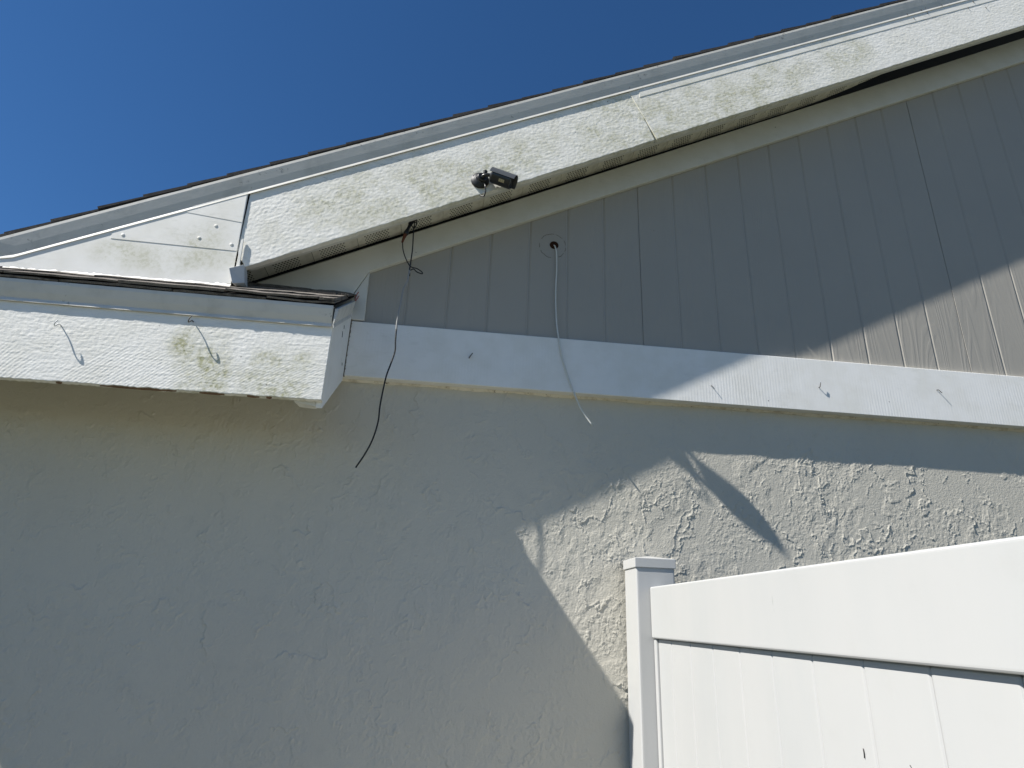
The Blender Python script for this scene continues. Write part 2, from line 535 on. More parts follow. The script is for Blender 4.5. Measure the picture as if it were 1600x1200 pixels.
# ------------------------------------------------------------------ setting
g = obj('ground', [(-400, -400, 0), (400, -400, 0), (400, 400, 0), (-400, 400, 0)], [(0, 1, 2, 3)], 'lawn')
g['kind'] = 'structure'
g['label'] = 'short lawn around the house'

# ------------------------------------------------------------------ the house
house = empty('house', 'house gable end with grey stucco wall, greige grooved siding and weathered white trim', 'house')
XL, XR = -1.80, 4.3

def trim_top(x): return 2.962 + 0.5135 * (x + 0.281)
def trim_bot(x): return 2.819 + 0.5020 * (x + 0.345)
# stucco wall with trowelled relief
def stucco_y(x, z):
    wx = x + 0.05 * fbm(x / 0.16, z / 0.16, 3, 3)
    wz = z + 0.05 * fbm(x / 0.16, z / 0.16, 5, 3)
    # where the trowel left texture and where it closed it
    m1 = sst(0.02, 0.20, fbm(wx / 0.20, wz / 0.34, 21, 3))
    m3 = sst(0.02, 0.22, fbm(wx / 0.17, wz / 0.20, 41, 3))
    # knocked down islands with torn edges
    sx_ = x + 0.010 * fbm(x / 0.07, z / 0.07, 7, 2)
    sz_ = z + 0.010 * fbm(x / 0.07, z / 0.07, 9, 2)
    n1 = fbm(sx_ / 0.050, sz_ / 0.080, 51, 5)
    isl = sst(0.16, 0.18, n1) * m1
    pit = sst(-0.20, -0.24, n1) * m1
    # fine stipple clusters
    n2 = fbm(sx_ / 0.013, sz_ / 0.018, 61, 2)
    stp = sst(0.12, 0.22, n2) * np.maximum(m3, 0.35 * m1)
    # long lips left by the trowel edge, broken and one-sided
    lw = x + 0.026 * fbm(x / 0.045, z / 0.045, 71, 4)
    lz = z + 0.026 * fbm(x / 0.045, z / 0.045, 73, 4)
    n3 = fbm(lw / 0.30, lz / 0.46, 75, 2)
    br = sst(0.0, 0.12, fbm(x / 0.10, z / 0.13, 81, 2))
    lip = np.where(n3 > 0, np.exp(-n3 / 0.022), np.exp(n3 / 0.004)) * br
    step = sst(-0.005, 0.005, n3) * 0.5 * sst(-0.1, 0.2, fbm(x / 0.2, z / 0.2, 83, 2))
    n4 = fbm(lw / 0.19 + 4, lz / 0.36, 85, 2) - 0.12
    lip2 = np.where(n4 > 0, np.exp(-n4 / 0.030), np.exp(n4 / 0.005)) * sst(0.02, 0.14, fbm(x / 0.09 + 3, z / 0.11, 87, 2))
    n5 = fbm(lw / 0.10 + 9, lz / 0.15, 88, 2) + 0.1
    lip3 = np.where(n5 > 0, np.exp(-n5 / 0.05), np.exp(n5 / 0.01)) * sst(0.15, 0.32, fbm(x / 0.16 + 7, z / 0.2, 89, 2))
    # long shallow waves of the hand-finished coat
    wave = 1.2 * fbm(x / 0.55, z / 0.7, 91, 2)
    fine = 0.14 * pn(x / 0.011, z / 0.012, 95)
    scr = 0.10 * np.sin((x * 0.75 + z * 0.66) / 0.0032) * sst(0.25, 0.4, fbm(x / 0.25, z / 0.25, 97, 2))
    n6 = fbm(lw / 0.14 + 2, lz / 0.26 + 5, 92, 3) + 0.02
    lip4 = np.where(n6 > 0, np.exp(-n6 / 0.035), np.exp(n6 / 0.006)) * sst(0.04, 0.16, fbm(x / 0.12 + 5, z / 0.16, 93, 2))
    h = 0.60 * isl - 0.55 * pit + 0.50 * stp + 2.0 * lip + 1.9 * step + 1.9 * lip2 + 1.2 * lip3 + 1.6 * lip4 + wave + fine + scr
    return -0.00110 * h

fx = np.concatenate([np.linspace(XL, -1.58, 56)[:-1], np.arange(-1.58, 2.55, 0.0024), np.linspace(2.55, XR, 40)[1:]])
fz = np.concatenate([np.linspace(0.0, 1.02, 30)[:-1], np.arange(1.02, 2.413, 0.0024)])
wall = relief('stucco_wall', fx, fz, lambda X, U: (X, U), stucco_y, 'stucco', house, 0.20)
# the rest of the carcass: side wall and the backing behind the siding
box('side_wall', XL, XL + 0.2, 0.202, 4.0, 0.0, 2.60, 'stucco', house)
prism('gable_backing', [(XL + 0.02, 2.417), (XR, 2.417), (XR, trim_top(XR) - 0.01), (-0.70, trim_top(-0.70) - 0.01), (XL + 0.02, 2.56)], -0.006, 0.10, 'groove', house)
prism('rear_gable', [(XL, 0), (XR, 0), (XR, 5.43), (XL, 2.56)], 3.05, 3.18, 'stucco', house)
box('ceiling', XL + 0.21, XR, 0.21, 3.04, 2.38, 2.41, 'timber', house)

# frieze board between stucco and siding
FR_Y, FZ0, FZ1 = -0.0445, 2.3985, 2.611
box('frieze_board', -0.398, XR, FR_Y, -0.0065, FZ0, FZ1, 'frieze', house, bevel=0.0015)
# cream caulk line in the corner under the frieze board
cs = []
for i in range(230):
    x = -0.395 + i * 0.0205
    w_ = 0.0065 + 0.003 * math.sin(i * 0.37) * rnd.random() + 0.002 * rnd.random()
    cs.append([(x, 0.004, FZ0 - 0.0005), (x, -0.010 - w_ * 0.35, FZ0 - 0.0005), (x, -0.004 - w_ * 0.2, FZ0 - w_ * 0.75), (x, 0.004, FZ0 - w_ * 1.15)])
sweep('caulk_line', cs, 'caulk', house)

# rake trim on the siding
TY0, TY1 = -0.049, -0.0314
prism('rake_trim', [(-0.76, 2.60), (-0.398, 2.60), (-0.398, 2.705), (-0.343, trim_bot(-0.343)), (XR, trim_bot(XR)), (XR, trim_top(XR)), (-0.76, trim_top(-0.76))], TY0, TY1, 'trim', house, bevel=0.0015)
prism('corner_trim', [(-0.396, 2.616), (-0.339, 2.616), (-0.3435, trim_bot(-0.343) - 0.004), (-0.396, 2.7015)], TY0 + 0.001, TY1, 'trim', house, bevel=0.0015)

# grooved siding, each board by itself
siding = prism('gable_siding', [(-0.75, 2.6145), (XR - 0.01, 2.6145), (XR - 0.01, trim_top(XR)), (-0.75, 2.74)], -0.0270, -0.007, 'groove', house)
edges = [-0.66, -0.508, -0.353, -0.200, -0.048, 0.104, 0.258, 0.410, 0.560, 0.709, 0.862, 1.015, 1.168, 1.320, 1.472, 1.624, 1.774, 1.918, 2.065, 2.212]
while edges[-1] < XR - 0.2:
    edges.append(edges[-1] + 0.1524)
NARROW = {0.709, 1.918, 1.015 + 1.219}
for a, b in zip(edges[:-1], edges[1:]):
    ga = 0.0010 if a in (0.709, 2.065) else 0.0012
    gb = 0.0010 if b in (0.709, 2.065) else 0.0012
    x0, x1 = a + ga, b - gb
    t0, t1 = trim_top(x0) - 0.03, trim_top(x1) - 0.03
    z0 = 2.6145
    if t0 < z0 + 0.01:
        continue
    cl = 0.0012 if a in (0.709, 2.065) else 0.0085
    y = -0.0310 + rnd.uniform(-0.0002, 0.0002)
    yb_ = -0.0272
    v = [(x0, yb_, z0), (x0 + cl, y, z0), (x1 - 0.0008, y, z0), (x1, yb_, z0), (x0, yb_, t0), (x0 + cl, y, t0), (x1 - 0.0008, y, t1), (x1, yb_, t1)]
    f = [(0, 1, 5, 4), (1, 2, 6, 5), (2, 3, 7, 6), (0, 3, 2, 1), (4, 5, 6, 7), (0, 4, 7, 3)]
    obj('siding_board', v, f, 'siding', siding)

# cable hole with its ring of old caulk
lathe('cable_hole', [(0, 0.0005), (0, 0.018), (0.0012, 0.017), (0.0012, 0.0005)], (0.358, -0.0316, 3.024), (0, -1, 0), 'hole', house, 18)
for a0, a1 in ((0.15, 0.55), (0.75, 1.35), (1.5, 2.6), (3.0, 3.35), (3.6, 4.6), (5.2, 5.75), (5.9, 6.2)):
    n = max(4, int((a1 - a0) / 0.11))
    pts = []
    for i in range(n):
        a = a0 + (a1 - a0) * i / (n - 1)
        r = 0.053 + rnd.uniform(-0.0012, 0.0012)
        pts.append((0.352 + r * math.cos(a), -0.0312, 3.020 + r * 1.05 * math.sin(a)))
    tube('caulk_remnant', pts, lambda t: 0.0005 + 0.0007 * abs(math.sin(t * 17 + a0)), 'grime_joint', house, 2, 6)

# ------------------------------------------------------------------ rake overhang
OY = -0.22
def hem_z(x): return 3.3144 + 0.4925 * (x + 0.0896)     # lower edge of the rake drip edge
def fas_bot(x): return 2.960 + 0.5105 * (x + 0.2008)
DT = 0.0905                                            # upright height of the drip edge
def saw(x, z, k=1.0, diag=None, s=0, rot=RK):
    a = x * math.cos(rot) + z * math.sin(rot)
    b = -x * math.sin(rot) + z * math.cos(rot)
    h = 0.19 * fbm(a / 0.06, b / 0.0055, 101 + s, 2) + 0.34 * fbm(a / 0.012, b / 0.009, 111 + s, 3)
    h = h + 0.22 * sst(0.05, 0.3, fbm(a / 0.04, b / 0.022, 121 + s, 4)) * sst(-0.2, 0.2, fbm(a / 0.4, b / 0.2, 123 + s, 2))
    arc = np.sin((a + 0.5 * b + 2.0 * b * b) / 0.0015 + 1.5 * pn(a / 0.05, b / 0.05, 131 + s))
    h = h + 0.07 * arc * sst(-0.1, 0.3, fbm(a / 0.25, b / 0.12, 141 + s, 2))
    if diag is not None:
        h = h + diag(x, z)
    return 0.001 * k * h

def jag(x, s):
    return 0.0022 * fbm(x / 0.05, x * 0 + s, s, 3) + 0.0012 * pn(x / 0.012, x * 0 + s, s)

def seam_x(z): return 0.7266 - (z - 3.4404) * 0.385
fascia = prism('rake_fascia', [(-0.715, fas_bot(-0.715) + 0.003), (XR, fas_bot(XR) + 0.003), (XR, hem_z(XR) + 0.02), (-0.715, hem_z(-0.715) + 0.02)], OY + 0.0205, OY + 0.036, 'trim', house)
def left_x(z): return -0.724 - 0.036 * sst(2.685, 2.76, z)
us = np.linspace(0, 1, 96)
def map_left(T, U):
    X = -0.72 + T * 1.41
    for _ in range(3):
        zb = fas_bot(X) + jag(X, 3)
        Z = zb + (hem_z(X) + 0.03 - zb) * U
        xa = left_x(Z)
        X = xa + T * (seam_x(Z) - 0.0012 - xa)
    zb = fas_bot(X) + jag(X, 3)
    return X, zb + (hem_z(X) + 0.03 - zb) * U
def map_right(X, U):
    zb = fas_bot(X); zt = hem_z(X) + 0.03
    Z = zb + (zt - zb) * U
    xs_ = seam_x(Z) + 0.0012
    T = (X - 0.70) / (XR - 0.70)
    X2 = xs_ + T * (XR - xs_)
    zb = fas_bot(X2) + jag(X2, 5) + 0.002
    zt = hem_z(X2) + 0.03
    return X2, zb + (zt - zb) * U
relief('fascia_board', np.linspace(0, 1, 500), us, map_left, lambda x, z: OY - saw(x, z, 1.0, s=0), 'rake', fascia, OY + 0.020)
relief('fascia_board', np.concatenate([np.arange(0.70, 2.9, 0.0033), np.linspace(2.9, XR, 60)]), us, map_right, lambda x, z: OY - 0.0015 - saw(x, z, 0.85, s=20), 'rake', fascia, OY + 0.020)
# narrow strip under the drip edge on the right-hand board
ss = []
for i in range(90):
    x = 0.672 + i * (XR - 0.672) / 89
    zt, zb = hem_z(x) + 0.02, hem_z(x) - 0.042 - 0.0008 * rnd.random()
    ss.append([(x, OY - 0.0010, zt), (x, OY - 0.0029, zt), (x, OY - 0.0029, zb), (x, OY - 0.0010, zb)])
sweep('top_strip', ss, 'rake', fascia)
# scuffs on the paint near the ridge end
for x, z, l in ((1.9888, 4.3521, 0.016), (2.0183, 4.3324, 0.01), (2.0675, 4.3964, 0.012), (2.0971, 4.3816, 0.01), (2.1857, 4.4456, 0.013), (2.3629, 4.5047, 0.012), (2.422, 4.4752, 0.01), (2.3235, 4.4555, 0.008)):
    tube('scuff', [(x, OY - 0.0045, z + l / 2), (x + 0.001, OY - 0.0048, z), (x + 0.004, OY - 0.0045, z - l / 2)], 0.0013, 'nail', fascia, 2, 5)

# rake drip edge: leans in under the shingles, hem kicked out at the bottom
def drip_profile(top_out, hem_out, h):
    return [(-top_out + 0.0015, h), (-top_out, h - 0.001), (-top_out, h - 0.012), (-top_out * 0.55, h * 0.45), (-0.0012, 0.012), (-hem_out, 0.0045), (-hem_out - 0.0006, 0.0), (-hem_out + 0.0014, 0.0), (0.0002, 0.009), (0.0002, h)]
secs = []
xs_d = [-1.60, -1.50, -1.44, -1.40, -1.2, -1.0, -0.80, -0.78] + list(np.linspace(-0.70, XR, 64))
for i, x in enumerate(xs_d):
    zb = hem_z(x)
    if x < -1.455:
        zb = hem_z(-1.455) + (x + 1.455) * 0.12
    h = hem_z(x) + DT - zb
    if h < 0.02:
        h = 0.02
    dy = -0.0012
    secs.append([(x, OY - 0.0015 + p[0] + dy, zb + p[1]) for p in drip_profile(0.0122, 0.0026, h)])
sweep('rake_drip_edge', secs, 'drip', house)

# painted metal cover closing the gap between rake and return
cover = prism('rake_cover', [(-1.60, 2.575), (-0.7561, 2.6242), (-0.7665, hem_z(-0.7665) + 0.03), (-1.60, hem_z(-1.60) + 0.03)], OY - 0.0030, OY - 0.0012, 'tri', house, bevel=0.001)
prism('cover_backing', [(-1.60, 2.575), (-0.80, 2.62), (-0.80, hem_z(-0.80) + 0.03), (-1.60, hem_z(-1.60) + 0.03)], OY + 0.0005, OY + 0.02, 'trim', house)
prism('cover_patch', [(-1.1667, 2.7542), (-0.761, 2.7502), (-0.7675, hem_z(-0.7675) + 0.015), (-1.167, hem_z(-1.167) + 0.004)], OY - 0.0041, OY - 0.0031, 'tri', cover, bevel=0.0003)
prism('cover_patch', [(-0.9501, 2.8832), (-0.7635, 2.8635), (-0.769, hem_z(-0.769) + 0.012), (-0.935, hem_z(-0.935) + 0.012)], OY - 0.0050, OY - 0.0042, 'tri', cover, bevel=0.0003)
for x, z in ((-0.7827, 2.7739), (-0.891, 2.7877), (-0.8467, 2.8408), (-1.1322, 2.7719)):
    lathe('screw_head', [(0, 0.006), (0.0012, 0.0055), (0.002, 0.002), (0.002, 0.0004)], (x, OY - 0.0041, z), (0, -1, 0), 'tri', cover, 12)
prism('edge_flashing', [(-0.7502, 2.6833), (-0.7394, 2.6833), (-0.7453, 2.7965), (-0.7522, 2.7936)], OY - 0.009, OY - 0.0036, 'tri', house, bevel=0.0006)
v = [(-0.760, -0.258, 2.664), (-0.724, -0.235, 2.695), (-0.713, -0.225, 2.632), (-0.741, -0.252, 2.612),
     (-0.724, -0.195, 2.695), (-0.713, -0.190, 2.632), (-0.755, -0.200, 2.675), (-0.741, -0.200, 2.622)]
obj('kickout_flashing', v, [(0, 1, 2, 3), (1, 4, 5, 2), (0, 6, 4, 1), (3, 2, 5, 7), (6, 0, 3, 7), (4, 6, 7, 5)], 'flash', house, bevel=0.001)

# soffit panels; the last ones have dropped out towards the ridge
def sof(x): return 2.979 + 0.5095 * (x + 0.309)
soffit = prism('soffit', [(-0.95, sof(-0.95) + 0.02), (1.5, sof(1.5) + 0.02), (1.5, sof(1.5) + 0.03), (-0.95, sof(-0.95) + 0.03)], -0.175, -0.045, 'timber', house)
def soffit_back(x):
    t = min(1.0, max(0.0, (x - 1.45) / 0.75))
    return -0.0285 - 0.10 * t * t * (3 - 2 * t)
ang = math.atan(0.5095)
nx_, nz_ = math.sin(ang), -math.cos(ang)
tx_, tz_ = math.cos(ang), math.sin(ang)
k = 0
x = -0.862
while x < XR - 0.2:
    wd = 0.1545 / tx_
    # profile across one panel: flat, then the locking groove
    prof = [(0, 0), (wd - 0.016, 0), (wd - 0.0145, -0.008), (wd - 0.004, -0.008), (wd - 0.0025, 0.0), (wd - 0.0015, 0.0), (wd - 0.0015, 0.003), (0, 0.003)]
    if k % 2 == 0:
        prof = [(0, 0), (wd - 0.006, 0), (wd - 0.0055, -0.002), (wd - 0.002, -0.002), (wd - 0.0015, 0.002), (wd - 0.0015, 0.003), (0, 0.003)]
    o = obj('soffit_panel', [(a, -0.178, -b) for a, b in prof] + [(a, soffit_back(x + a * tx_), -b) for a, b in prof],
            [tuple(range(len(prof))), tuple(range(2 * len(prof) - 1, len(prof) - 1, -1))] + [(i, i + len(prof), (i + 1) % len(prof) + len(prof), (i + 1) % len(prof)) for i in range(len(prof))],
            'soffit', soffit)
    o.location = (x, 0, sof(x))
    o.rotation_euler = (0, -ang + rnd.uniform(-0.004, 0.004), 0)
    x += wd * tx_
    k += 1

# roof: deck and shingle courses
SL = 0.4925
def top_z(x): return hem_z(x) + DT + 0.001
RA = math.atan(SL)
deck = prism('roof', [(-1.72, top_z(-1.72) - 0.016), (XR, top_z(XR) - 0.016), (XR, top_z(XR) - 0.001), (-1.72, top_z(-1.72) - 0.001)], OY - 0.003, 3.2, 'deck', house)
L = 0.30
s = 0.0
base = Vector((-1.735, 0, top_z(-1.735)))
tv = Vector((math.cos(RA), 0, math.sin(RA)))
nv = Vector((-math.sin(RA), 0, math.cos(RA)))
i = 0
while base.x + s * tv.x < XR - 0.02:
    y = OY - 0.0135 + rnd.uniform(-0.0025, 0.0015)
    first = True
    j = 0
    yy = y
    while yy < 2.4:
        wdt = (0.30 if (i % 2) else 0.62) if j == 0 else 0.93
        th = rnd.uniform(0.009, 0.0145)
        l2 = min(L, (XR - (base.x + s * tv.x)) / tv.x)
        lift0 = 0.0075
        p0 = base + tv * (s + rnd.uniform(-0.006, 0.004)) + nv * lift0
        p1 = base + tv * (s + l2) + nv * 0.0012
        q0 = p0 + nv * th
        q1 = p1 + nv * 0.002
        nseg = 5
        secs = []
        for t in range(nseg + 1):
            y_ = yy + (wdt - 0.003) * t / nseg
            jj = nv * rnd.uniform(-0.0012, 0.0012)
            secs.append([Vector((a.x, y_, a.z)) + (jj if q in (0, 3) else Vector((0, 0, 0))) for q, a in enumerate((p0, p1, q1, q0))])
        sweep('shingle', secs, 'shingle', deck)
        yy += wdt
        j += 1
    s += 0.143
    i += 1

# ------------------------------------------------------------------ eave return (boxed end of the eave)
RY = -0.33
RX0, RX1 = -2.08, -0.405
ret_sl = 0.64
ret = prism_x('eave_return', [(RY + 0.024, 2.222), (-0.004, 2.222 + 0.30 * ret_sl), (-0.004, 2.235 + 0.30 * ret_sl), (RY + 0.024, 2.235)], RX0 + 0.02, RX1 - 0.022, 'trim', house)
def diag_marks(x, z):
    low = sst(2.335, 2.30, z + 0.025 * pn(x / 0.3, x * 0, 151)) * sst(-0.35, 0.15, pn(x / 0.22, z / 0.12, 157))
    a = np.sin((x * 0.60 - z * 0.85 - 0.55 * (x + 0.6) * (z - 2.25)) / 0.00125 + 1.3 * pn(x / 0.07, z / 0.07, 153))
    return 0.17 * low * a
RB, RT = 2.2085, 2.47
def map_ret(X, U):
    zb = RB + jag(X, 9)
    return X, zb + (RT - zb) * U
relief('return_fascia', np.concatenate([np.linspace(RX0, -1.45, 40)[:-1], np.arange(-1.45, RX1 + 0.0205, 0.0021)]), np.linspace(0, 1, 126), map_ret,
       lambda x, z: RY - saw(x, z, 0.8, diag_marks, 50, 0.0), 'return', ret, RY + 0.021)
for x0, x1 in ((-1.01, -0.80), (-0.735, -0.665), (-0.60, -0.565), (-0.545, -0.53), (-1.13, -1.115)):
    n = max(4, int((x1 - x0) / 0.012))
    ss = []
    for i in range(n + 1):
        t = i / n
        w_ = (0.0025 + 0.0075 * math.sin(math.pi * t) * rnd.uniform(0.6, 1.0))
        xx = x0 + (x1 - x0) * t
        ss.append([(xx, RY + 0.004, RB - 0.0038), (xx, RY + 0.0042 + w_, RB - 0.0038), (xx, RY + 0.0042 + w_, RB + 0.004), (xx, RY + 0.004, RB + 0.004)])
    sweep('rotten_patch', ss, 'rot', ret)
# end board, raked like the little roof
eb = prism_x('end_board', [(RY + 0.0215, 2.196), (RY + 0.024, 2.190), (-0.0465, 2.378), (-0.0465, 2.660), (RY + 0.0215, 2.492)], RX1 + 0.0005, RX1 + 0.0195, 'endboard', ret, bevel=0.001)
v = [(-0.470, RY + 0.022, 2.2045), (-0.4052, RY + 0.022, 2.1960), (-0.4052, RY + 0.045, 2.1930), (-0.455, RY + 0.045, 2.1960),
     (-0.470, RY + 0.022, 2.2165), (-0.4052, RY + 0.022, 2.2165), (-0.4052, RY + 0.045, 2.2165), (-0.455, RY + 0.045, 2.2165)]
obj('corner_block', v, BOXF, 'trim', ret, bevel=0.0008)
# dirty open joint between the end board and the frieze board
js = []
for i in range(40):
    z = 2.395 + i * 0.0057
    w_ = 0.0022 + 0.003 * rnd.random()
    js.append([(RX1 + 0.0197, -0.047, z), (RX1 + 0.0197 + w_, -0.047, z), (RX1 + 0.0197 + w_, -0.040, z), (RX1 + 0.0197, -0.040, z)])
sweep('joint_grime', js, 'grime_joint', ret)
for y, z, l in ((-0.17, 2.50, 0.010), (-0.158, 2.533, 0.006), (-0.10, 2.42, 0.004)):
    tube('nail_mark', [(RX1 + 0.0196, y, z + l), (RX1 + 0.0200, y + 0.003, z), (RX1 + 0.0196, y + 0.006, z - l)], 0.0014, 'nail', ret, 2, 6)
# drip edge along the front
RTOP = 2.5145
secs = []
for i in range(60):
    x = RX0 - 0.01 + i * (RX1 + 0.016 - RX0 + 0.01) / 59
    dy = 0.0008 * rnd.uniform(-1, 1)
    secs.append([(x, RY - 0.003 + p[0] + dy, 2.4465 + p[1]) for p in drip_profile(0.0165, 0.0035, RTOP - 2.4465)])
sweep('front_drip_edge', secs, 'drip', ret)
# drip edge up the raked end
secs = []
pr = drip_profile(0.010, 0.004, 0.066)
for i in range(12):
    t = i / 11
    y = RY - 0.013 + t * 0.265
    z = 2.449 + (y - RY) * ret_sl + 0.000
    secs.append([(RX1 + 0.0215 - p[0], y, z + p[1]) for p in pr])
sweep('end_drip_edge', secs, 'drip', ret)
# return roof
ra = math.atan(0.66)
tv2 = Vector((0, math.cos(ra), math.sin(ra)))
nv2 = Vector((0, -math.sin(ra), math.cos(ra)))
rdeck = obj('return_roof', [(RX0, RY - 0.016, RTOP - 0.004), (RX1 + 0.02, RY - 0.016, RTOP - 0.004), (RX1 + 0.02, -0.047, RTOP - 0.004 + (0.299) * 0.66), (RX0, -0.047, RTOP - 0.004 + 0.299 * 0.66),
                         (RX0, RY - 0.016, RTOP + 0.001), (RX1 + 0.02, RY - 0.016, RTOP + 0.001), (RX1 + 0.02, -0.047, RTOP + 0.001 + 0.299 * 0.66), (RX0, -0.047, RTOP + 0.001 + 0.299 * 0.66)], BOXF, 'deck', house)
b0 = Vector((0, RY - 0.0180, RTOP - 0.003))
SLEN = 0.305 / math.cos(ra)
for ci, s0 in enumerate((0.0, 0.004, 0.098, 0.20, 0.285)):
    x = RX0 - 0.1 * (ci % 3) - 0.04 * ci
    while x < RX1 + 0.02:
        wdt = 0.30 + rnd.uniform(-0.03, 0.03)
        xa, xb = max(x, RX0 - 0.01), min(x + wdt - 0.004, RX1 + 0.030 + rnd.uniform(-0.014, 0.004))
        if xb - xa > 0.03:
            l2 = min(0.24, SLEN - s0)
            if l2 < 0.02: l2 = 0.02
            th = rnd.uniform(0.0055, 0.0095)
            lift = 0.0035 + (0.0115 if ci == 1 else 0.0) + 0.0095 * (ci > 1) + rnd.uniform(0, 0.003)
            nseg = 9
            secs = []
            cu = rnd.uniform(-0.003, 0.005)
            for t in range(nseg + 1):
                xx = xa + (xb - xa) * t / nseg
                cur = cu * (2 * t / nseg - 1) ** 2 + rnd.uniform(-0.0009, 0.0009)
                p0 = b0 + tv2 * (s0 + rnd.uniform(-0.0008, 0.0008) * (1 if ci < 2 else 4)) + nv2 * (lift + cur)
                p1 = b0 + tv2 * (s0 + l2) + nv2 * 0.004
                ring = [p0, p1, p1 + nv2 * 0.003, p0 + nv2 * th]
                secs.append([Vector((xx, a.y, a.z)) for a in ring])
            sweep('shingle', secs, 'shingle_return', rdeck)
        x += wdt
# white fillet of caulk along the foot of the cover
fs = []
for i in range(80):
    x = -1.60 + i * (0.845) / 79
    zf = 2.596 + 0.010 * (x + 1.6) + rnd.uniform(-0.002, 0.002)
    fs.append([(x, OY - 0.0052, zf + 0.018 + rnd.uniform(-0.002, 0.002)), (x, OY - 0.012, zf + 0.006), (x, OY - 0.020 + rnd.uniform(-0.002, 0.002), zf - 0.008), (x, OY - 0.0052, zf - 0.018)])
sweep('cover_caulk', fs, 'tri', house)

# ------------------------------------------------------------------ fence
fence = empty('vinyl_fence', 'white vinyl privacy fence panel meeting the stucco wall', 'fence', loc=(0.68, -0.08, 0))
def fpart(o):
    o.location = Vector(o.location) - Vector((0.68, -0.08, 0))
    return o
FX = 0.658
PXC0, PXC1 = 0.6165, 0.7425
def post(y0, y1):
    p = fpart(box('post', PXC0, PXC1, y0, y1, 0.0, 1.793, 'vinyl', fence, bevel=0.007, seg=3))
    e = 0.0035
    zc0, zc1, zt = 1.790, 1.8195, 1.832
    v = [(PXC0 - e, y0 - e, zc0), (PXC1 + e, y0 - e, zc0), (PXC1 + e, y1 + e, zc0), (PXC0 - e, y1 + e, zc0),
         (PXC0 - e, y0 - e, zc1), (PXC1 + e, y0 - e, zc1), (PXC1 + e, y1 + e, zc1), (PXC0 - e, y1 + e, zc1), ((PXC0 + PXC1) / 2, (y0 + y1) / 2, zt)]
    obj('post_cap', v, [(0, 1, 2, 3), (0, 4, 5, 1), (1, 5, 6, 2), (2, 6, 7, 3), (3, 7, 4, 0), (4, 8, 5), (5, 8, 6), (6, 8, 7), (7, 8, 4)], 'vinyl', p, bevel=0.0018, seg=2)
    return p
post(-0.145, -0.016)
post(-2.72, -2.594)
fpart(box('top_rail', FX, FX + 0.045, -2.593, -0.1465, 1.583, 1.732, 'vinyl', fence, bevel=0.006, seg=4))
fpart(box('bottom_rail', FX, FX + 0.045, -2.593, -0.1465, 0.06, 0.209, 'vinyl', fence, bevel=0.006, seg=4))
# U-channel against the post and the boards
fpart(box('side_channel', FX + 0.006, FX + 0.039, -0.170, -0.1465, 0.2095, 1.5825, 'vinyl', fence, bevel=0.003, seg=2))
yb = -0.1705
i = 0
while yb > -2.56:
    y1 = -0.2815 if i == 0 else yb - 0.1418
    y1 = max(y1, -2.592)
    fpart(box('fence_board', FX + 0.012, FX + 0.034, y1 + 0.0002, yb - 0.0002, 0.2095, 1.5825, 'vinyl', fence, bevel=0.0056, seg=3))
    yb = y1
    i += 1
# scuffs
for pts, r in (([(0.6688, -1.105, 1.455), (0.6685, -1.106, 1.449), (0.6688, -1.105, 1.442)], 0.0008), ([(0.6694, -1.205, 1.452), (0.6692, -1.212, 1.4445), (0.6694, -1.222, 1.440)], 0.0006)):
    fpart(tube('scuff', pts, r, 'nail', fence, 2, 5))

# ------------------------------------------------------------------ security camera on the rake fascia
BC = Vector((0.042, OY - 0.002, 3.145))
cm = empty('security_camera', 'small grey and black bullet security camera screwed to the white rake fascia', 'security camera', loc=BC)
def cpart(o):
    o.location = Vector(o.location) - BC
    return o
base_o = cpart(lathe('base_plate', [(0, 0.034), (0.005, 0.034), (0.008, 0.031), (0.012, 0.023), (0.015, 0.016), (0.015, 0.0004)], BC, (0, -1, 0), 'darkgrey', cm, 32))
for a in (0.6, 2.7, 4.8):
    lathe('screw_head', [(0, 0.0035), (0.0025, 0.003), (0.0025, 0.0003)], BC + Vector((0.027 * math.cos(a), -0.0075, 0.027 * math.sin(a))), (0, -1, 0), 'blackpaint', base_o, 10)
ball = BC + Vector((0.018, -0.030, 0.002))
cpart(lathe('swivel_ring', [(0, 0.017), (0.007, 0.0185), (0.010, 0.016), (0.010, 0.0004)], BC + Vector((0.003, -0.013, 0.001)), (0.45, -1, 0.12), 'blackpaint', cm, 24))
U = Vector((0.90, -0.14, -0.38)).normalized()
side = U.cross(Vector((0, 0, 1))).normalized()
upv = side.cross(U).normalized()
BB = BC + Vector((0.040, -0.0335, 0.004))
cpart(tube('bracket_arm', [BC + Vector((0.006, -0.018, 0.0)), BC + Vector((0.012, -0.028, 0.002)), BC + Vector((0.026, -0.033, 0.004)), BB + U * 0.010], lambda t: 0.0075 - 0.001 * t, 'blackpaint', cm, 5, 14))
lathe_o = cpart(lathe('swivel_knob', [(0, 0.0005), (0, 0.008), (0.012, 0.008), (0.012, 0.0005)], BC + Vector((0.016, -0.030, 0.010)), (0.1, -0.3, 1), 'darkgrey', cm, 14))
body = cpart(lathe('camera_body', [(0, 0.0004), (0, 0.020), (0.004, 0.0250), (0.010, 0.0270), (0.078, 0.0270), (0.082, 0.0260), (0.082, 0.0225), (0.079, 0.0220), (0.079, 0.0004)], BB, U, 'blackpaint', cm, 32))
lathe('lens', [(0, 0.0004), (0, 0.0205), (0.0015, 0.020), (0.002, 0.0004)], BB + U * 0.0792, U, 'lens', body, 24)
def onbody(o):
    return o
